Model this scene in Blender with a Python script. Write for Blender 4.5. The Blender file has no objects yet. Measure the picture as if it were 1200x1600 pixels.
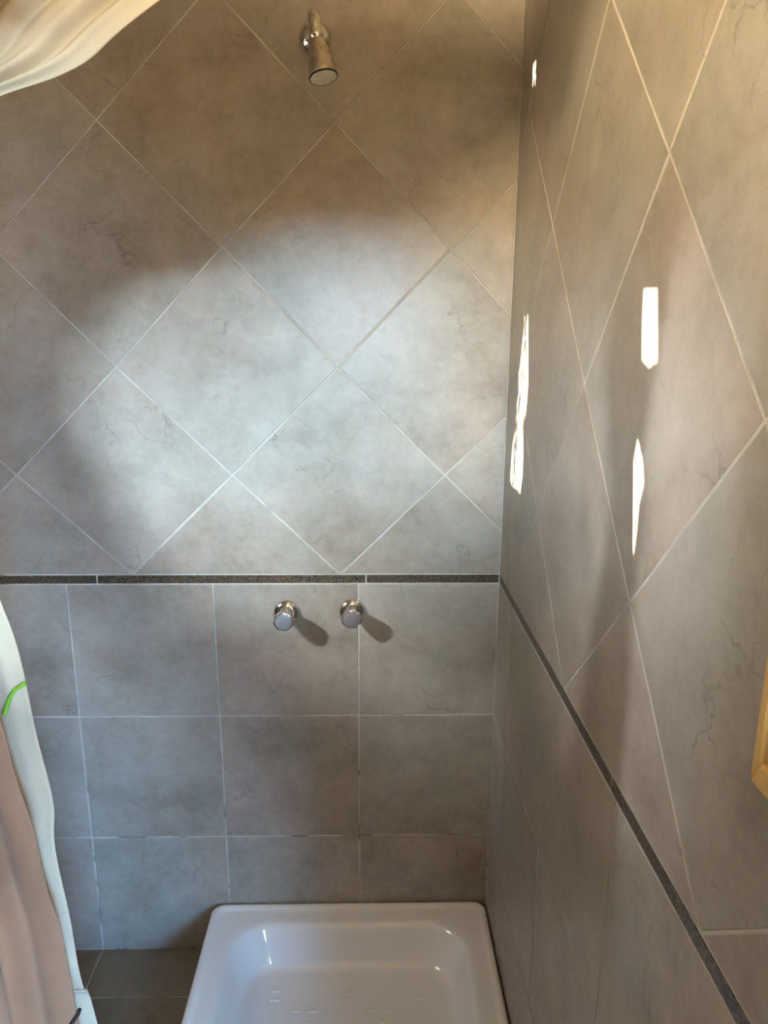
import bpy, math, random
from mathutils import Matrix, Vector
from mathutils.geometry import tessellate_polygon
random.seed(7)
R = math.radians
sc = bpy.context.scene
C = sc.collection

# ------------------------------------------------------------------ camera
cam_d = bpy.data.cameras.new('camera'); cam = bpy.data.objects.new('camera', cam_d); C.objects.link(cam)
FPX = 1125.28
cam_d.sensor_fit = 'VERTICAL'; cam_d.sensor_height = 24.0; cam_d.lens = FPX / 1600.0 * 24.0
cam_d.clip_start = 0.01
cam.matrix_world = Matrix.Translation((-0.30204, -1.58067, 1.55324)) @ (
    Matrix.Rotation(-0.02132, 4, 'Z') @ Matrix.Rotation(1.33597, 4, 'X') @ Matrix.Rotation(0.00462, 4, 'Z'))
sc.camera = cam

# ------------------------------------------------------------------ sky, sun, exposure
SUN_DIR = Vector((2.0, 0.90, -0.45)).normalized()      # direction the light travels
world = bpy.data.worlds.new('sky'); sc.world = world; world.use_nodes = True
wn = world.node_tree.nodes; wl = world.node_tree.links; wn.clear()
wo = wn.new('ShaderNodeOutputWorld'); bg = wn.new('ShaderNodeBackground')
# hazy low-sun sky: creamy at the horizon, paler blue overhead, the same all round
tcw = wn.new('ShaderNodeTexCoord'); sepw = wn.new('ShaderNodeSeparateXYZ'); rw = wn.new('ShaderNodeValToRGB')
rw.color_ramp.elements[0].position = 0.0; rw.color_ramp.elements[0].color = (1.08, 1.0, .82, 1)
rw.color_ramp.elements[1].position = 0.7; rw.color_ramp.elements[1].color = (.80, .84, .92, 1)
wl.new(tcw.outputs['Generated'], sepw.inputs[0]); wl.new(sepw.outputs[2], rw.inputs[0]); wl.new(rw.outputs[0], bg.inputs[0]); wl.new(bg.outputs[0], wo.inputs[0])
bg.inputs[1].default_value = 22.0

sun_d = bpy.data.lights.new('sun', 'SUN'); sun = bpy.data.objects.new('sun', sun_d); C.objects.link(sun)
sun_d.energy = 55.0; sun_d.angle = R(0.10); sun_d.color = (1.0, 0.88, 0.66)
sun.rotation_euler = SUN_DIR.to_track_quat('-Z', 'Y').to_euler()

def portal(name, loc, direction, sx, sy):
    d = bpy.data.lights.new(name, 'AREA'); o = bpy.data.objects.new(name, d); C.objects.link(o)
    d.shape = 'RECTANGLE'; d.size = sx; d.size_y = sy; d.cycles.is_portal = True
    o.location = loc; o.rotation_euler = Vector(direction).to_track_quat('-Z', 'Y').to_euler()
# unseen openings added to shape the light (walls below): doorway right of the camera, transom above the rear wall, high window in the left wall
LX, RY, CZ = -2.0, -2.7, 2.55
REND, RX = -1.75, 1.0                                   # the right wall ends here; the room goes on to the right behind it
TH = .15
DX0, DX1, DZ = 0.22, 0.98, 1.35                         # added doorway, unseen, in the rear wall
TX0, TX1, TZ0, TZ1 = -0.55, -0.20, 1.795, 1.925           # added transom slot that shapes the pool of light
WY0, WY1, WZ0, WZ1 = -2.40, -0.66, 1.55, 2.12           # added window, unseen
dl_d = bpy.data.lights.new('doorway_fill', 'AREA'); dl = bpy.data.objects.new('doorway_fill', dl_d); C.objects.link(dl)
dl_d.shape = 'RECTANGLE'; dl_d.size = 1.3; dl_d.size_y = 1.2; dl_d.energy = 900.0; dl_d.color = (.12, .48, 1.0)  # area light added outside the doorway as blue fill
dl.location = (0.85, -4.2, 1.6); dl.rotation_euler = Vector((-.25, 1, -.15)).to_track_quat('-Z', 'Z').to_euler()
ADDED_VENT = [(-1.56, 2.20), (-1.20, 2.20), (-1.20, 2.43), (-1.56, 2.43)]      # small vent added high in the left wall to shape a beam (y, z)
SLIT = [(-1.10, 2.455), (-.995, 2.455), (-.995, 2.53), (-1.10, 2.53)]     # hole added under the ceiling to pass a patch of sun
vl_d = bpy.data.lights.new('vent_fill', 'AREA'); vl = bpy.data.objects.new('vent_fill', vl_d); C.objects.link(vl)
vl_d.shape = 'DISK'; vl_d.size = 0.26; vl_d.energy = 2.6; vl_d.spread = R(16); vl_d.color = (.80, .92, 1.0)  # lamp added outside the vent to cast the valve shadows
vl.location = (-3.06, -2.20, 3.13); vl.rotation_euler = Vector((1.2, 1.0, -1.0)).to_track_quat('-Z', 'Y').to_euler()
kl_d = bpy.data.lights.new('window_fill', 'AREA'); kl = bpy.data.objects.new('window_fill', kl_d); C.objects.link(kl)
kl_d.shape = 'DISK'; kl_d.size = 0.13; kl_d.energy = 1.7; kl_d.spread = R(24); kl_d.color = (.92, .97, 1.0)  # lamp added outside the window for the glow stripe on the right wall
kl.location = (-3.2, -1.40, 2.33); kl.rotation_euler = Vector((3.2, .52, -.78)).to_track_quat('-Z', 'Y').to_euler()
portal('window_sky', (LX-0.16, (WY0+WY1)/2, (WZ0+WZ1)/2), (1, 0, 0), WZ1-WZ0, WY1-WY0)
sl_d = bpy.data.lights.new('transom_fill', 'AREA'); sl = bpy.data.objects.new('transom_fill', sl_d); C.objects.link(sl)
sl_d.shape = 'RECTANGLE'; sl_d.size = 0.5; sl_d.size_y = 0.15; sl_d.energy = 325.0; sl_d.color = (.58, .82, 1.0)  # lamp added behind the transom to throw the pool on the back wall
sl.location = (-0.30, RY-0.9, 2.027); sl.rotation_euler = Vector((0, 1, -.25)).to_track_quat('-Z', 'Y').to_euler()

vs = sc.view_settings
vs.view_transform = 'Standard'; vs.look = 'None'; vs.gamma = 1.0; vs.use_curve_mapping = False
vs.exposure = 0.06
sc.cycles.use_denoising = True
sc.cycles.max_bounces = 12; sc.cycles.diffuse_bounces = 8; sc.cycles.glossy_bounces = 6
sc.cycles.sample_clamp_indirect = 6.0; sc.cycles.blur_glossy = 0.6
sc.cycles.caustics_reflective = False; sc.cycles.caustics_refractive = False

# ------------------------------------------------------------------ helpers
def mesh_obj(name, verts, faces, mat=None, parent=None, smooth=False):
    me = bpy.data.meshes.new(name); me.from_pydata([tuple(v) for v in verts], [], faces); me.update()
    if mat: me.materials.append(mat)
    if smooth:
        for p in me.polygons: p.use_smooth = True
    o = bpy.data.objects.new(name, me); C.objects.link(o)
    if parent: o.parent = parent
    return o
def box_data(x0, x1, y0, y1, z0, z1):
    v = [(x0,y0,z0),(x1,y0,z0),(x1,y1,z0),(x0,y1,z0),(x0,y0,z1),(x1,y0,z1),(x1,y1,z1),(x0,y1,z1)]
    f = [(0,3,2,1),(4,5,6,7),(0,1,5,4),(1,2,6,5),(2,3,7,6),(3,0,4,7)]
    return v, f
def boxes(name, blist, mat, parent=None):
    V, F = [], []
    for b in blist:
        v, f = box_data(*b); n = len(V); V += v; F += [tuple(i+n for i in q) for q in f]
    return mesh_obj(name, V, F, mat, parent)
def empty(name, loc=(0,0,0)):
    o = bpy.data.objects.new(name, None); C.objects.link(o); o.location = loc; o.empty_display_size = 0.05
    return o
def tag(o, label=None, cat=None, group=None, kind=None):
    if label: o['label'] = label
    if cat: o['category'] = cat
    if group: o['group'] = group
    if kind: o['kind'] = kind
    return o
def lathe(name, prof, mat, parent=None, seg=40, mtx=None, smooth=True, sharp=None, lobes=None):
    """profile of (radius, height) turned about local Z; lobes(r,h,a)->r shapes the outline"""
    V, F = [], []
    n = len(prof)
    for (r, h) in prof:
        for k in range(seg):
            a = 2*math.pi*k/seg
            rr = lobes(r, h, a) if lobes else r
            V.append(Vector((rr*math.cos(a), rr*math.sin(a), h)))
    for i in range(n-1):
        for k in range(seg):
            k2 = (k+1) % seg
            F.append((i*seg+k, i*seg+k2, (i+1)*seg+k2, (i+1)*seg+k))
    F.append(tuple(range(seg-1, -1, -1))); F.append(tuple((n-1)*seg+k for k in range(seg)))
    if mtx is not None: V = [mtx @ v for v in V]
    o = mesh_obj(name, V, F, mat, parent, smooth)
    if smooth:
        o.data.set_sharp_from_angle(angle=R(35))
    return o
def tube(name, pts, rad, mat, parent=None, seg=20, radii=None):
    pts = [Vector(p) for p in pts]; V, F = [], []
    prev = None
    for i, p in enumerate(pts):
        t = (pts[min(i+1, len(pts)-1)] - pts[max(i-1, 0)]).normalized()
        if prev is None:
            u = t.orthogonal().normalized()
        else:
            u = (prev - t*prev.dot(t)).normalized()
        prev = u; w = t.cross(u)
        r = radii[i] if radii else rad
        for k in range(seg):
            a = 2*math.pi*k/seg; V.append(p + u*math.cos(a)*r + w*math.sin(a)*r)
    for i in range(len(pts)-1):
        for k in range(seg):
            k2 = (k+1) % seg
            F.append((i*seg+k, i*seg+k2, (i+1)*seg+k2, (i+1)*seg+k))
    F.append(tuple(range(seg-1, -1, -1))); F.append(tuple((len(pts)-1)*seg+k for k in range(seg)))
    o = mesh_obj(name, V, F, mat, parent, True); o.data.set_sharp_from_angle(angle=R(40))
    return o

# ------------------------------------------------------------------ materials
class NT:
    def __init__(s, name):
        s.m = bpy.data.materials.new(name); s.m.use_nodes = True
        s.t = s.m.node_tree; s.b = s.t.nodes['Principled BSDF']; s.out = s.t.nodes['Material Output']
    def n(s, typ, **kw):
        nd = s.t.nodes.new(typ)
        for k, v in kw.items(): setattr(nd, k, v)
        return nd
    def l(s, a, b): s.t.links.new(a, b)
    def val(s, sock, v): sock.default_value = v
    def math(s, op, a, b=None, clamp=False):
        nd = s.n('ShaderNodeMath', operation=op, use_clamp=clamp)
        for i, x in enumerate((a, b)):
            if x is None: continue
            if isinstance(x, (int, float)): nd.inputs[i].default_value = x
            else: s.l(x, nd.inputs[i])
        return nd.outputs[0]
    def ramp(s, fac, stops):
        nd = s.n('ShaderNodeValToRGB'); s.l(fac, nd.inputs[0]); el = nd.color_ramp.elements
        while len(el) > 1: el.remove(el[-1])
        el[0].position = stops[0][0]; el[0].color = (*stops[0][1], 1) if len(stops[0][1]) == 3 else stops[0][1]
        for p, c in stops[1:]:
            e = el.new(p); e.color = (*c, 1) if len(c) == 3 else c
        return nd.outputs[0]
    def noise(s, vec, scale, detail=4, rough=.55, dist=0.0):
        nd = s.n('ShaderNodeTexNoise'); s.l(vec, nd.inputs['Vector'])
        nd.inputs['Scale'].default_value = scale; nd.inputs['Detail'].default_value = detail
        nd.inputs['Roughness'].default_value = rough; nd.inputs['Distortion'].default_value = dist
        return nd.outputs[0]
    def mix(s, fac, a, b, mode='MIX'):
        nd = s.n('ShaderNodeMix', data_type='RGBA', blend_type=mode)
        for i, x in ((0, fac), (6, a), (7, b)):
            if isinstance(x, (int, float)): nd.inputs[i].default_value = x
            elif isinstance(x, tuple): nd.inputs[i].default_value = (*x, 1) if len(x) == 3 else x
            else: s.l(x, nd.inputs[i])
        return nd.outputs[2]
    def bump(s, h, strength, dist=0.001):
        nd = s.n('ShaderNodeBump'); nd.inputs['Strength'].default_value = strength; nd.inputs['Distance'].default_value = dist
        s.l(h, nd.inputs['Height']); s.l(nd.outputs[0], s.b.inputs['Normal'])
    def coords(s, kind='Object', per_object=True):
        tc = s.n('ShaderNodeTexCoord'); v = tc.outputs[kind]
        if per_object:
            oi = s.n('ShaderNodeObjectInfo'); vm = s.n('ShaderNodeVectorMath', operation='ADD')
            sc_ = s.math('MULTIPLY', oi.outputs['Random'], 57.0)
            s.l(v, vm.inputs[0]); s.l(sc_, vm.inputs[1]); return vm.outputs[0]
        return v

def tile_material(name, light, mid, dark, rough=0.35, vein=0.52):
    t = NT(name); v = t.coords()
    n1 = t.noise(v, 4.2, 5, .6, .35); n2 = t.noise(v, 13.0, 6, .65, .2); n3 = t.noise(v, 60.0, 3, .6)
    s = t.math('ADD', t.math('MULTIPLY', n1, .50), t.math('MULTIPLY', n2, .36))
    s = t.math('ADD', s, t.math('MULTIPLY', n3, .14))
    col = t.ramp(s, [(.33, dark), (.47, mid), (.60, light)])
    # pinkish / yellowish drift between parts of one tile
    n4 = t.noise(v, 2.6, 2, .5); drift = t.ramp(n4, [(.35, (1.05, .985, .95)), (.65, (.97, 1.005, 1.0))])
    col = t.mix(1.0, col, drift, 'MULTIPLY')
    # thin wandering hairline veins that come and go
    wob = t.n('ShaderNodeVectorMath', operation='ADD')
    nz = t.n('ShaderNodeTexNoise'); t.l(v, nz.inputs['Vector']); nz.inputs['Scale'].default_value = 16; nz.inputs['Detail'].default_value = 5
    ms = t.n('ShaderNodeVectorMath', operation='SCALE'); t.l(nz.outputs[1], ms.inputs[0]); ms.inputs['Scale'].default_value = .10
    t.l(v, wob.inputs[0]); t.l(ms.outputs[0], wob.inputs[1])
    vo = t.n('ShaderNodeTexVoronoi', feature='DISTANCE_TO_EDGE'); t.l(wob.outputs[0], vo.inputs['Vector']); vo.inputs['Scale'].default_value = 9.0
    line = t.ramp(vo.outputs['Distance'], [(0.0, (1,1,1)), (.008, (.5,.5,.5)), (.02, (0,0,0))])
    m1 = t.ramp(t.noise(v, 8.0, 3, .6), [(.53, (0,0,0)), (.66, (1,1,1))])
    lf = t.math('MULTIPLY', t.math('MULTIPLY', line, m1), vein)
    col = t.mix(lf, col, tuple(c*.42 for c in dark))
    # tiny pits
    sp = t.ramp(t.noise(v, 210.0, 2, .5), [(.26, (1,1,1)), (.29, (0,0,0))])
    col = t.mix(t.math('MULTIPLY', sp, .35), col, tuple(c*.5 for c in dark))
    t.l(col, t.b.inputs['Base Color'])
    t.l(t.math('ADD', t.math('MULTIPLY', n2, .16), rough-.08), t.b.inputs['Roughness'])
    t.b.inputs['IOR'].default_value = 1.5
    h = t.math('ADD', t.math('MULTIPLY', n2, .5), t.math('MULTIPLY', n3, .25))
    t.bump(h, .10, .0015)
    return t.m
M = {}
M['tile'] = tile_material('glazed_wall_tile', (.395, .355, .315), (.318, .281, .243), (.218, .185, .152))
M['floor_tile'] = tile_material('floor_tile', (.20, .165, .115), (.16, .13, .09), (.11, .088, .06), .55)

t = NT('grout'); v = t.coords('Object', False)
g1 = t.noise(v, 9.0, 4, .6); g2 = t.noise(v, 3.1, 3, .55)
gc = t.ramp(g1, [(.35, (.38, .355, .32)), (.6, (.56, .54, .50))])
sz = t.n('ShaderNodeSeparateXYZ'); t.l(v, sz.inputs[0])                # mouldy, crumbling joints close to the floor
g3 = t.noise(v, 14.0, 2, .5)
g2 = t.math('ADD', g2, t.math('MULTIPLY', t.math('LESS_THAN', sz.outputs[2], .52), t.math('MULTIPLY', t.math('SUBTRACT', g3, .40), .9)))
dk = t.ramp(g2, [(.63, (0,0,0)), (.68, (1,1,1))])
gc = t.mix(t.math('MULTIPLY', dk, .72), gc, (.10, .09, .08))
t.l(gc, t.b.inputs['Base Color']); t.val(t.b.inputs['Roughness'], .85); M['grout'] = t.m

t = NT('speckled_granite'); v = t.coords()
a = t.noise(v, 260.0, 3, .6); b_ = t.noise(v, 90.0, 4, .6); c_ = t.noise(v, 12.0, 3, .5)
col = t.ramp(a, [(.36, (.012, .010, .009)), (.50, (.065, .050, .032)), (.64, (.15, .118, .082)), (.78, (.26, .23, .19))])
rst = t.ramp(b_, [(.50, (0,0,0)), (.66, (1,1,1))])
col = t.mix(t.math('MULTIPLY', rst, t.math('MULTIPLY', c_, .8)), col, (.12, .055, .03))
t.l(col, t.b.inputs['Base Color']); t.val(t.b.inputs['Roughness'], .34); M['granite'] = t.m

def plain(name, color, rough=.6, metal=0.0, **kw):
    t = NT(name); t.b.inputs['Base Color'].default_value = (*color, 1); t.b.inputs['Roughness'].default_value = rough
    t.b.inputs['Metallic'].default_value = metal
    for k, v in kw.items(): t.b.inputs[k].default_value = v
    return t.m
def plaster(name, c, amp=.1):
    t = NT(name); v = t.coords('Object', False)
    n_ = t.noise(v, 3.0, 5, .6)
    t.l(t.ramp(n_, [(.3, tuple(x*(1-amp) for x in c)), (.7, tuple(x*(1+amp) for x in c))]), t.b.inputs['Base Color'])
    t.b.inputs['Roughness'].default_value = .9; t.bump(t.noise(v, 80, 4), .2, .002); return t.m
M['plaster'] = plaster('ochre_plaster', (.36, .28, .18))
M['ceiling'] = plaster('ceiling_plaster', (.62, .50, .33))
M['ground'] = plaster('dry_soil', (.30, .23, .15), .3)

t = NT('white_enamel'); t.b.inputs['Base Color'].default_value = (.86, .845, .82, 1); t.b.inputs['Roughness'].default_value = .09
t.b.inputs['Coat Weight'].default_value = .6; t.b.inputs['Coat Roughness'].default_value = .05; M['enamel'] = t.m

t = NT('chrome'); v = t.coords(); t.b.inputs['Metallic'].default_value = 1.0
n_ = t.noise(v, 90, 4, .6); t.l(t.ramp(n_, [(.35, (.60, .58, .56)), (.6, (.80, .79, .78))]), t.b.inputs['Base Color'])
t.l(t.math('ADD', t.math('MULTIPLY', n_, .10), .05), t.b.inputs['Roughness']); M['chrome'] = t.m
t = NT('worn_chrome'); v = t.coords(); t.b.inputs['Metallic'].default_value = 1.0
n_ = t.noise(v, 60, 5, .65); t.l(t.ramp(n_, [(.35, (.42, .37, .32)), (.6, (.66, .62, .57))]), t.b.inputs['Base Color'])
t.l(t.math('ADD', t.math('MULTIPLY', n_, .28), .16), t.b.inputs['Roughness']); M['worn_chrome'] = t.m
M['dark_rubber'] = plain('dark_rubber', (.03, .032, .026), .6)
t = NT('limescaled_plastic'); v = t.coords(); n_ = t.noise(v, 130, 4, .6)
t.l(t.ramp(n_, [(.30, (.50, .36, .18)), (.42, (.86, .78, .60)), (.7, (.92, .87, .74))]), t.b.inputs['Base Color']); t.b.inputs['Roughness'].default_value = .6; M['scale_face'] = t.m

def cloth(name, c, trans, weave=900, blot=None):
    t = NT(name); v = t.coords('Object', False)
    n_ = t.noise(v, 14, 4, .6)
    col = t.ramp(n_, [(.35, tuple(x*.88 for x in c)), (.62, c)])
    if blot: col = t.mix(t.math('MULTIPLY', t.ramp(t.noise(v, 5.5, 4, .6), [(.5, (0,0,0)), (.7, (1,1,1))]), .6), col, blot)
    t.l(col, t.b.inputs['Base Color']); t.b.inputs['Roughness'].default_value = .85
    t.b.inputs['Sheen Weight'].default_value = .15
    t.bump(t.noise(v, weave, 2, .5), .15, .0006)
    if trans > 0:
        tr = t.n('ShaderNodeBsdfTranslucent'); t.l(col, tr.inputs[0])
        mx = t.n('ShaderNodeMixShader'); mx.inputs[0].default_value = trans
        t.l(t.b.outputs[0], mx.inputs[1]); t.l(tr.outputs[0], mx.inputs[2]); t.l(mx.outputs[0], t.out.inputs[0])
    return t.m
M['liner'] = cloth('cream_cotton', (.88, .79, .61), .42)
M['brown_cloth'] = cloth('brown_cotton', (.33, .19, .115), .04, blot=(.20, .115, .07))
M['green'] = plain('lime_piping', (.22, .50, .035), .7)
M['black_cord'] = plain('black_cord', (.02, .016, .014), .8)
t = NT('pine_wood'); v = t.coords(); mp = t.n('ShaderNodeMapping'); t.l(v, mp.inputs[0]); mp.inputs['Scale'].default_value = (1, 1, .12)
n_ = t.noise(mp.outputs[0], 60, 4, .6, .4)
t.l(t.ramp(n_, [(.35, (.56, .34, .10)), (.65, (.70, .46, .17))]), t.b.inputs['Base Color']); t.b.inputs['Roughness'].default_value = .4; M['pine'] = t.m
M['mirror'] = plain('mirror_silver', (.88, .90, .90), .02, 1.0)
M['shutter'] = plain('shutter_paint', (.42, .36, .27), .6)
M['knob_cap'] = plain('knob_cap_plastic', (.20, .21, .235), .3)
M['knob_cap_warm'] = plain('knob_cap_plastic_warm', (.19, .165, .165), .3)

# ------------------------------------------------------------------ room shell
S = 0.335; HD = S/math.sqrt(2); H = 3*S; BT = H+0.0223      # tile pitch, half diagonal, top of plain courses, top of border strip
G = 0.0015                                                  # half of a joint
wall_back = tag(boxes('wall_back', [(LX, TH, .0008, TH, -.05, CZ)], M['grout']), kind='structure')
wall_right = tag(boxes('wall_right', [(.0008, TH, REND, .0008, -.05, CZ)], M['grout']), kind='structure')
WL = [[Vector(p) for p in ((RY-TH, 0, 0), (TH, 0, 0), (TH, CZ, 0), (RY-TH, CZ, 0))]] + [[Vector((y, z, 0)) for y, z in h] for h in
      ([(WY0, WZ0), (WY1, WZ0), (WY1, WZ1), (WY0, WZ1)], ADDED_VENT, SLIT)]
wall_left = tag(mesh_obj('wall_left', [(LX-TH/2, p.x, p.y) for lp in WL for p in lp], [tuple(t) for t in tessellate_polygon(WL)], M['plaster']), kind='structure')
wm = wall_left.modifiers.new('thickness', 'SOLIDIFY'); wm.thickness = TH; wm.offset = 0
wall_rear = tag(boxes('wall_rear', [(LX, TX0, RY-TH, RY, 0, CZ), (TX0, TX1, RY-TH, RY, 0, TZ0), (TX0, TX1, RY-TH, RY, TZ1, CZ),
                    (TX1, DX0, RY-TH, RY, 0, CZ), (DX1, RX, RY-TH, RY, 0, CZ), (DX0, DX1, RY-TH, RY, DZ, CZ)], M['plaster']), kind='structure')
wall_side = tag(boxes('wall_side', [(RX, RX+TH, RY-TH, REND+TH, -.05, CZ), (TH, RX, REND, REND+TH, -.05, CZ)], M['plaster']), kind='structure')
ceiling = tag(boxes('ceiling', [(LX-TH, RX+TH+.1, RY-TH-.1, TH+.1, CZ, CZ+.12)], M['ceiling']), kind='structure')
floor = tag(boxes('floor', [(LX, RX, RY, REND, -.05, -.0016), (LX, .0, REND, .0, -.05, -.0016)], M['grout']), kind='structure')
ground = tag(boxes('ground_outside', [(-14, 8, -14, 8, -.30, -.06)], M['ground']), kind='structure')

# convex polygon tools
def clip(poly, a, b, c):
    """keep a*x+b*y<=c"""
    out = []
    for i in range(len(poly)):
        p, q = poly[i], poly[(i+1) % len(poly)]
        dp, dq = a*p[0]+b*p[1]-c, a*q[0]+b*q[1]-c
        if dp <= 0: out.append(p)
        if (dp < 0 < dq) or (dq < 0 < dp):
            k = dp/(dp-dq); out.append((p[0]+k*(q[0]-p[0]), p[1]+k*(q[1]-p[1])))
    res = []
    for p in out:
        if not res or math.hypot(p[0]-res[-1][0], p[1]-res[-1][1]) > 1e-5: res.append(p)
    if len(res) > 1 and math.hypot(res[0][0]-res[-1][0], res[0][1]-res[-1][1]) < 1e-5: res.pop()
    return res
def inset(poly, d):
    x0, x1 = min(p[0] for p in poly)-1, max(p[0] for p in poly)+1
    y0, y1 = min(p[1] for p in poly)-1, max(p[1] for p in poly)+1
    out = [(x0,y0),(x1,y0),(x1,y1),(x0,y1)]
    for i in range(len(poly)):
        p, q = poly[i], poly[(i+1) % len(poly)]
        dx, dy = q[0]-p[0], q[1]-p[1]; L = math.hypot(dx, dy)
        a, b = dy/L, -dx/L                                   # outward normal of a CCW polygon
        out = clip(out, a, b, a*p[0]+b*p[1]-d)
        if len(out) < 3: return []
    return out
cache = {}
def piece_mesh(name, poly, mat, bev, depth):
    key = (name, mat.name, tuple((round(x, 4), round(y, 4)) for x, y in poly))
    if key in cache: return cache[key]
    p0 = inset(poly, G); p1 = inset(poly, G+bev)
    if len(p0) < 3 or len(p1) != len(p0): return None
    n = len(p0)
    V = [(x, y, -depth) for x, y in p0] + [(x, y, -bev*.7) for x, y in p0] + [(x, y, 0) for x, y in p1]
    F = [tuple(range(2*n, 3*n))]
    for i in range(n):
        j = (i+1) % n
        F += [(i, j, n+j, n+i), (n+i, n+j, 2*n+j, 2*n+i)]
    me = bpy.data.meshes.new(name); me.from_pydata(V, [], F); me.update(); me.materials.append(mat)
    cache[key] = me; return me
FRAMES = {'back': (Matrix(((1,0,0),(0,0,-1),(0,1,0))).to_4x4(), wall_back),
          'right': (Matrix(((0,0,-1),(-1,0,0),(0,1,0))).to_4x4(), wall_right),
          'floor': (Matrix.Identity(4), floor)}
def lay(name, side, poly, mat, bev=.0012, depth=.0075, jit=.0003, tilt=.10):
    cx = sum(p[0] for p in poly)/len(poly); cy = sum(p[1] for p in poly)/len(poly)
    me = piece_mesh(name, [(x-cx, y-cy) for x, y in poly], mat, bev, depth)
    if me is None: return
    o = bpy.data.objects.new(name, me); C.objects.link(o)
    fr, par = FRAMES[side]; o.parent = par
    T = Matrix.Translation((cx, cy, random.uniform(-jit, jit)))
    o.matrix_basis = fr @ T @ Matrix.Rotation(R(random.uniform(-tilt, tilt)), 4, 'X') @ Matrix.Rotation(R(random.uniform(-tilt, tilt)), 4, 'Y')
    return o
# back: u = x ; right: u = -y ; v = z
def rows_z(m): return BT + m*HD + {1: -.005, 2: -.0065}.get(m, 0.0)
def diamonds(side, u0, umin, umax):
    for j in range(0, 8):
        for i in range(-14, 15):
            if (i+j) % 2 == 0: continue
            poly = [(u0+i*HD, rows_z(j-1)), (u0+(i+1)*HD, rows_z(j)), (u0+i*HD, rows_z(j+1)), (u0+(i-1)*HD, rows_z(j))]
            for a, b, c in ((-1,0,-umin), (1,0,umax), (0,-1,-BT), (0,1,CZ)):
                poly = clip(poly, a, b, c)
                if len(poly) < 3: break
            if len(poly) >= 3: lay('tile', side, poly, M['tile'])
def courses(side, joints):
    for r in range(3):
        for a, b in zip(joints[:-1], joints[1:]):
            lay('tile', side, [(a, r*S), (b, r*S), (b, (r+1)*S), (a, (r+1)*S)], M['tile'])
def border(side, joints):
    for a, b in zip(joints[:-1], joints[1:]):
        o = lay('border_strip', side, [(a, H), (b, H), (b, BT), (a, BT)], M['granite'], .001, .0075, .0002, 0)
UR = -REND
diamonds('back', -0.369, LX, 0.0)
courses('back', [LX, -1.667, -1.332, -.997, -.662, -.327, 0.0])
border('back', [LX, -1.545, -.925, -.309, 0.0])
diamonds('right', 0.5625, 0.0, UR)
courses('right', [0.0, .141, .476, .811, 1.146, 1.481, UR])
border('right', [0.0, .164, .790, 1.415, UR])
fx = [LX, -1.667, -1.332, -.998, -.663, -.328, 0.0]
fy = [RY, -2.489, -2.154, -1.819, -1.484, -1.149, -.814, -.479, -.144, 0.0]
for a, b in zip(fx[:-1], fx[1:]):
    for c, d in zip(fy[:-1], fy[1:]):
        lay('floor_tile', 'floor', [(a, c), (b, c), (b, d), (a, d)], M['floor_tile'])

# high left window and board fence outside it, unseen, both added to shape the light; gaps in the fence let slivers of low sun in
win = tag(empty('added_window', (LX-TH/2, (WY0+WY1)/2, WZ0)), kind='structure')
def wbox(name, bl, mat):
    cx, cy, cz = win.location
    return boxes(name, [(a-cx, b-cx, c-cy, d-cy, e-cz, f-cz) for a, b, c, d, e, f in bl], mat, win)
XO = LX-TH+.01
wbox('window_frame', [(XO, XO+.05, WY0, WY1, WZ0, WZ0+.03), (XO, XO+.05, WY0, WY1, WZ1-.03, WZ1),
                      (XO, XO+.05, WY0, WY0+.03, WZ0+.03, WZ1-.03), (XO, XO+.05, WY1-.03, WY1, WZ0+.03, WZ1-.03)], M['shutter'])
wbox('added_mullion', [(XO, XO+.05, -1.43, -1.262, WZ0+.03, WZ1-.03)], M['shutter'])  # unseen post added to clip the glow on the right wall
FX, FTOP = -3.5, 2.90
KY, KZ = FX*SUN_DIR.y/SUN_DIR.x, FX*SUN_DIR.z/SUN_DIR.x     # where a sun ray that lands on x=0 crosses the fence
GAPS = [[(-.137, 1.603), (-.150, 1.597), (-.153, 1.606), (-.172, 1.600), (-.188, 1.540), (-.204, 1.473), (-.196, 1.420), (-.180, 1.402), (-.172, 1.415), (-.176, 1.385), (-.190, 1.345), (-.195, 1.300), (-.180, 1.255), (-.150, 1.258), (-.095, 1.253), (-.072, 1.262), (-.074, 1.300), (-.078, 1.335), (-.100, 1.372), (-.104, 1.418), (-.112, 1.45), (-.110, 1.49), (-.130, 1.545)],
        [(-.759, 1.610), (-.800, 1.607), (-.812, 1.560), (-.818, 1.532), (-.806, 1.531), (-.795, 1.526), (-.782, 1.530), (-.772, 1.534), (-.764, 1.57)],
        [(-.780, 1.449), (-.790, 1.438), (-.802, 1.425), (-.811, 1.402), (-.803, 1.378), (-.803, 1.345), (-.800, 1.310), (-.794, 1.325), (-.789, 1.350), (-.779, 1.395), (-.774, 1.420)]]
GAPS += [[(y, z0), (y+.004, z1-.02), (y, z1), (y-w, z1-.01), (y-w-.002, z0+.015)] for y, w, z0, z1 in ((-.112, .010, 2.005, 2.060), (-.130, .008, 1.998, 2.052), (-.147, .007, 2.018, 2.056))]
outer = [Vector((-7, -.2, 0)), Vector((4, -.2, 0)), Vector((4, FTOP, 0)), Vector((-7, FTOP, 0))]
loops = [outer] + [[Vector((y+KY, z+KZ, 0)) for y, z in g] for g in GAPS]
flat = [p for lp in loops for p in lp]
fence = tag(mesh_obj('added_fence', [(FX, p.x, p.y) for p in flat], [tuple(t) for t in tessellate_polygon(loops)], M['shutter']), kind='structure')
md = fence.modifiers.new('thickness', 'SOLIDIFY'); md.thickness = .006
rt = random.Random(5)
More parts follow.
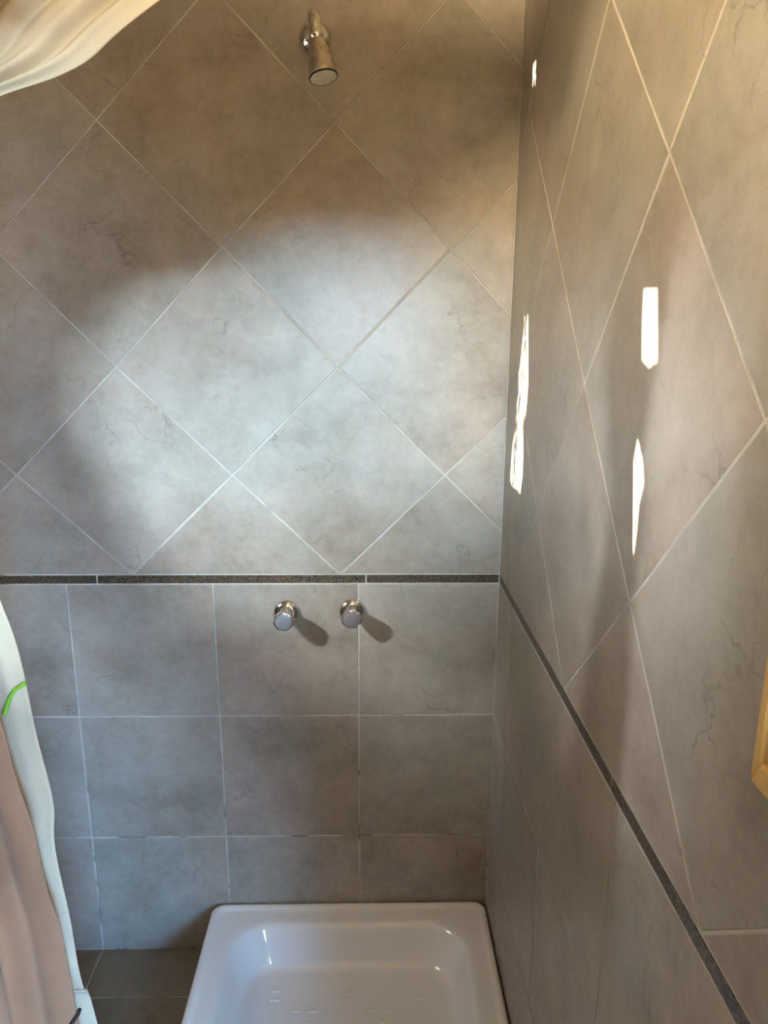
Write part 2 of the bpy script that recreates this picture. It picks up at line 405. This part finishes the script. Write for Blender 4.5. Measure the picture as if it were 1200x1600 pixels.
for k in range(7):                                          # twigs added to break up the sun through the widest gap
    y0, z0 = KY-.135+rt.uniform(-.07, .06), KZ+1.22
    pts = []
    for q in range(9):
        pts.append((FX+.035, y0+rt.uniform(-.010, .010)+(q-4)*.008*(1 if k % 2 else -1), z0+q*.05))
    tube('added_twig', pts, .0030, M['shutter'], fence, 6)

# warm fill spot added behind the camera, given a lamp body on the rear wall
lamp = tag(empty('fill_lamp', (-.75, RY, 2.12)), 'added fill lamp high on the rear wall, out of view', 'lamp')
lathe('backplate', [(.001, .0005), (.05, .0005), (.052, .006), (.045, .014), (.012, .018), (.012, .06)], M['chrome'], lamp, 32, Matrix(((1,0,0),(0,0,1),(0,-1,0))).to_4x4())
lathe('shade', [(.02, 0), (.05, .008), (.085, .035), (.105, .075), (.102, .075), (.082, .038), (.048, .013), (.02, .006)], M['enamel'], lamp, 40, Matrix.Translation((0, .11, -.09)))
ld = bpy.data.lights.new('fill_spot', 'SPOT'); lo = bpy.data.objects.new('fill_spot', ld); C.objects.link(lo); lo.parent = lamp
ld.energy = 840.0; ld.color = (1.0, .80, .46); ld.spot_size = R(66); ld.spot_blend = 1.0; ld.shadow_soft_size = .28
lo.location = (0, .14, .03); lo.rotation_euler = Vector((.95, 1.35, .22)).to_track_quat('-Z', 'Y').to_euler()

# ------------------------------------------------------------------ shower tray
tray = tag(empty('shower_tray', (-.3535, -.352, 0)), 'white enamelled square shower tray standing in the tiled corner', 'shower tray')
def rr_ring(hx, hy, rad, z, n=10, cx=0, cy=0):
    pts = []
    for (sx, sy, a0) in ((1, 1, 0), (-1, 1, 90), (-1, -1, 180), (1, -1, 270)):
        for k in range(n+1):
            a = R(a0 + 90*k/n)
            pts.append((cx+sx*(hx-rad)+rad*math.cos(a), cy+sy*(hy-rad)+rad*math.sin(a), z))
    return pts
prof = [  # half width, corner radius, z
    (.3475, .030, .000), (.3490, .030, .060), (.3500, .030, .118), (.3500, .030, .1305), (.3490, .0295, .1350), (.3460, .028, .1385), (.3415, .027, .1400),
    (.3365, .027, .1395), (.3320, .028, .1372), (.3290, .029, .1352), (.3250, .030, .1343), (.3080, .060, .1335), (.2960, .085, .1322), (.2900, .092, .1300), (.2850, .095, .1255), (.2810, .094, .118),
    (.2680, .088, .080), (.2570, .083, .052), (.2520, .080, .0435), (.2450, .078, .0385), (.2330, .072, .0360), (.10, .04, .0345), (.03, .02, .034)]
V, F = [], []
for hw, rd, z in prof: V += rr_ring(hw, hw, rd, z)
nr = 44
for i in range(len(prof)-1):
    for k in range(nr):
        k2 = (k+1) % nr; F.append((i*nr+k, i*nr+k2, (i+1)*nr+k2, (i+1)*nr+k))
F.append(tuple((len(prof)-1)*nr+k for k in range(nr)))
basin = mesh_obj('basin', V, F, M['enamel'], tray, True)
# anti-slip ridges on the floor of the basin
def ridge_mesh():
    V, F = [], []; n = 12
    for k in range(n):
        a = 2*math.pi*k/n; V.append((.0125*math.copysign(abs(math.cos(a))**.8, math.cos(a)), .0034*math.sin(a), 0))
    for k in range(n):
        a = 2*math.pi*k/n; V.append((.0112*math.copysign(abs(math.cos(a))**.8, math.cos(a)), .0018*math.sin(a), .0026))
    for k in range(n): F.append((k, (k+1) % n, n+(k+1) % n, n+k))
    F.append(tuple(range(n, 2*n)))
    me = bpy.data.meshes.new('ridge'); me.from_pydata(V, [], F); me.update(); me.materials.append(M['enamel'])
    for p in me.polygons: p.use_smooth = True
    return me
rm = ridge_mesh()
for iy in range(5):
    for ix in range(5):
        for q in range(2):
            bx = -.172 + ix*.086; by = .185 - iy*.084
            horiz = (ix+iy) % 2 == 0
            o = bpy.data.objects.new('ridge', rm); C.objects.link(o); o.parent = tray
            if horiz: o.location = (bx, by - q*.024, .0352)
            else: o.location = (bx-.012+q*.036-.02, by-.055, .0352)
lathe('drain', [(.0, .0352), (.040, .0352), (.043, .0372), (.040, .0390), (.012, .0385), (.0, .0385)][1:-1], M['chrome'], tray, 32, Matrix.Translation((0, -.17, 0)))

# ------------------------------------------------------------------ two wall valves
OUT = Matrix(((1,0,0),(0,0,-1),(0,1,0))).to_4x4()           # local z -> -y (away from the back wall)
def valve(x, z, label, cap, turn, length):
    t = tag(empty('shower_valve', (x, 0, z)), label, 'valve', 'chrome wall valves')
    lathe('escutcheon', [(.0005, 0), (.0292, 0), (.0298, .0015), (.0292, .004), (.0262, .0080), (.0210, .0112), (.0165, .0122)], M['chrome'], t, 48, OUT)
    lathe('stem', [(.0162, .0105), (.0162, .015), (.0146, .018), (.0146, .027), (.0160, .029), (.0160, .0325)], M['chrome'], t, 40, OUT)
    L = length
    def lob(r, h, a):
        if h < .034: return r
        return r*(1 - .085*max(0, math.cos(4*(a+turn)))**6)
    lathe('handle', [(.0158, .032), (.0180, .0332), (.0195, .036), (.0222, L-.012), (.0230, L-.004), (.0223, L-.001), (.0206, L), (.0192, L)], M['chrome'], t, 96, OUT, True, None, lob)
    lathe('index_cap', [(.0190, L-.002), (.0190, L+.0004), (.0178, L+.0012), (.006, L+.0016)], cap, t, 40, OUT)
    return t
valve(-.4945, .936, 'chrome shower valve with a bluish grey cap, further from the corner', M['knob_cap'], .2, .064)
valve(-.3420, .939, 'chrome shower valve with a notched rim and pinkish cap, nearer the corner', M['knob_cap_warm'], .65, .058)

# ------------------------------------------------------------------ shower head on its arm
sh = tag(empty('wall_shower', (-.407, 0, 2.121)), 'chrome shower head on a short bent arm with a limescaled cream face', 'shower head')
lathe('flange', [(.0005, 0), (.0308, 0), (.0314, .002), (.0305, .005), (.0262, .011), (.0190, .0155), (.0125, .0175)], M['chrome'], sh, 48, OUT)
arm = [(0, -.012, 0), (.001, -.05, .004), (.003, -.085, .007)]
for k in range(1, 9):
    a = R(80*k/8); arm.append((.003+.005*k/8, -.085-.034*math.sin(a), .007-.034*(1-math.cos(a))))
arm.append((.009, -.1215, -.036))
tube('arm', arm, .0118, M['chrome'], sh, 24)
axis = Vector((.19, -.17, -1)).normalized()
n0 = Vector((.009, -.1210, -.033))
fr = Matrix.Translation(n0) @ axis.to_track_quat('Z', 'Y').to_matrix().to_4x4()
lathe('collar', [(.0085, -.002), (.0125, -.001), (.0135, .003), (.0135, .008), (.0118, .011), (.0118, .014)], M['chrome'], sh, 36, fr)
lathe('head', [(.0128, .0125), (.0150, .0145), (.0168, .022), (.0195, .036), (.0228, .054), (.0252, .068), (.0262, .0755), (.0257, .0772), (.0246, .0772)], M['worn_chrome'], sh, 48, fr)
lathe('rim_seal', [(.0262, .0755), (.0266, .0774), (.0258, .0786), (.0244, .0787), (.0242, .0770)], M['dark_rubber'], sh, 48, fr)
lathe('spray_face', [(.0246, .0765), (.0246, .0784), (.0225, .0796), (.012, .0801), (.002, .0802)], M['scale_face'], sh, 48, fr)

# ------------------------------------------------------------------ pine framed mirror on the right wall
mi = tag(empty('framed_mirror', (0, -1.112, 1.236)), 'small mirror in a yellow pine frame hanging on the right wall', 'mirror')
MH, MW, RW, RS, DP = .46, .36, .021, .011, .020
def rail(name, poly):
    # poly in (u along -y, v along z)
    V = [(-.0005, -u, v) for u, v in poly] + [(-DP+.002, -u, v) for u, v in poly]
    pin = inset(poly, .002); V += [(-DP, -u, v) for u, v in pin]
    n = len(poly); F = [tuple(range(2*n, 3*n))]
    for i in range(n):
        j = (i+1) % n; F += [(i, j, n+j, n+i), (n+i, n+j, 2*n+j, 2*n+i)]
    F.append(tuple(range(n-1, -1, -1)))
    return mesh_obj(name, V, F, M['pine'], mi)
rail('frame_rail', [(0, 0), (MW, 0), (MW-RS, RW), (RS, RW)])
rail('frame_rail', [(MW, MH), (0, MH), (RS, MH-RW), (MW-RS, MH-RW)])
rail('frame_rail', [(0, MH), (0, 0), (RS, RW), (RS, MH-RW)])
rail('frame_rail', [(MW, 0), (MW, MH), (MW-RS, MH-RW), (MW-RS, RW)])
v_, f_ = box_data(-.008, -.002, -(MW-RS+.002), -(RS-.002), RW-.002, MH-RW+.002)
mesh_obj('mirror_glass', v_, f_, M['mirror'], mi)

# ------------------------------------------------------------------ tied-back curtain: cream liner and brown outer cloth
def interp(pts, t):
    """piecewise Catmull-Rom through (t, x, z)"""
    for i in range(len(pts)-1):
        if t <= pts[i+1][0] or i == len(pts)-2:
            p0 = pts[max(i-1, 0)]; p1 = pts[i]; p2 = pts[i+1]; p3 = pts[min(i+2, len(pts)-1)]
            k = (t-p1[0])/(p2[0]-p1[0])
            def cr(a, b, c, d): return .5*((2*b)+(-a+c)*k+(2*a-5*b+4*c-d)*k*k+(-a+3*b-3*c+d)*k**3)
            return cr(p0[1], p1[1], p2[1], p3[1]), cr(p0[2], p1[2], p2[2], p3[2])
def drape(name, edge, back, y0, nf, amp_top, amp_low, mat, parent, nc=300, nt=150, seed=0):
    rnd = random.Random(seed); ph = [rnd.uniform(0, 6.28) for _ in range(6)]
    V, F = [], []
    for it in range(nt+1):
        t = it/nt; ex, ez = interp(edge, t); bx, bz = interp(back, t)
        k2 = min(1, max(0, (t-.40)/.25)); ne = nf*(.52+.48*k2*k2*(3-2*k2))
        gather = math.exp(-((t-.47)/.07)**2)
        amp = (amp_top if t < .47 else amp_low)*(1-.5*gather)
        for ic in range(nc+1):
            c = ic/nc
            q = c**1.0
            x = ex+(bx-ex)*q; z = ez+(bz-ez)*q
            w = math.sin(2*math.pi*ne*c+ph[0]+.7*math.sin(2.2*t*6+ph[1])) + .4*math.sin(2*math.pi*ne*1.73*c+ph[2]+1.2*t*5)
            k_ = min(1, c/.05); k_ = k_*k_*(3-2*k_)
            y = y0 + k_*(amp*w + .004*math.sin(t*40+c*9+ph[3]))
            x += .0012*math.sin(t*95+ph[4])*(1-c) if t > .55 else 0
            V.append((x, y, z))
    for it in range(nt):
        for ic in range(nc):
            a = it*(nc+1)+ic; F.append((a, a+1, a+nc+2, a+nc+1))
    o = mesh_obj(name, V, F, mat, parent, True)
    m = o.modifiers.new('thickness', 'SOLIDIFY'); m.thickness = .0012; m.offset = 0
    return o
cur = tag(empty('shower_curtain', (0, 0, 0)), 'brown shower curtain with a cream liner, swept aside and tied back on the left', 'curtain')
RODZ = 2.17
liner_edge = [(0, .0, RODZ), (.12, -.21, 1.985), (.25, -.475, 1.825), (.31, -.545, 1.776), (.36, -.614, 1.752), (.40, -.675, 1.728), (.47, -.760, 1.60), (.54, -.715, 1.44),
              (.60, -.667, 1.303), (.64, -.654, 1.224), (.70, -.640, 1.082), (.73, -.641, 1.02), (.78, -.634, .898), (.81, -.627, .828), (.84, -.617, .77), (1.0, -.550, .20)]
liner_back = [(0, -1.15, RODZ), (.25, -1.12, 1.93), (.37, -1.03, 1.76), (.47, -.90, 1.60), (.54, -1.10, 1.46), (.60, -1.45, 1.33), (.70, -1.75, 1.10), (.84, -1.85, .78), (1.0, -1.88, .20)]  # both back edges spread wide below, unseen, to block window light
liner = drape('liner', liner_edge, liner_back, -.90, 32, .0050, .004, M['liner'], cur, seed=3)
br_edge = [(0, -.60, RODZ), (.25, -.585, 1.845), (.31, -.592, 1.81), (.37, -.66, 1.76), (.47, -.79, 1.60), (.54, -.735, 1.42), (.60, -.682, 1.28),
           (.65, -.660, 1.194), (.69, -.647, 1.110), (.74, -.633, 1.004), (.80, -.618, .849), (1.0, -.58, .20)]
br_back = [(0, -1.20, RODZ), (.25, -1.14, 1.95), (.37, -1.05, 1.78), (.47, -.92, 1.60), (.54, -1.12, 1.46), (.60, -1.47, 1.33), (.70, -1.77, 1.10), (.84, -1.87, .78), (1.0, -1.90, .20)]
brown = drape('outer_cloth', br_edge, br_back, -.942, 26, .007, .013, M['brown_cloth'], cur, seed=11)
tube('green_piping', [(-.676, -.9035, 1.178), (-.671, -.9035, 1.190), (-.667, -.9035, 1.199), (-.662, -.9033, 1.2055), (-.656, -.903, 1.209), (-.6505, -.9025, 1.212)], .0022, M['green'], cur, 10)
tube('tie_cord', [(-.634, -.944, .812), (-.630, -.944, .820), (-.627, -.944, .827), (-.621, -.9435, .836), (-.617, -.943, .842), (-.615, -.9425, .848)], .0022, M['black_cord'], cur, 10)
tube('tie_band', [(-.74, -.955, 1.60), (-.80, -.965, 1.595), (-.87, -.965, 1.60), (-.94, -.955, 1.61), (-1.3, -.94, 1.50), (LX, -.93, 1.42)], .006, M['brown_cloth'], cur, 10)
rod = tag(tube('curtain_rod', [(LX+.002, -.90, RODZ+.012), (-1.0, -.90, RODZ+.012), (-.002, -.90, RODZ+.012)], .012, M['chrome'], None, 20), 'chrome rod the swept-aside curtain hangs from', 'curtain rod')
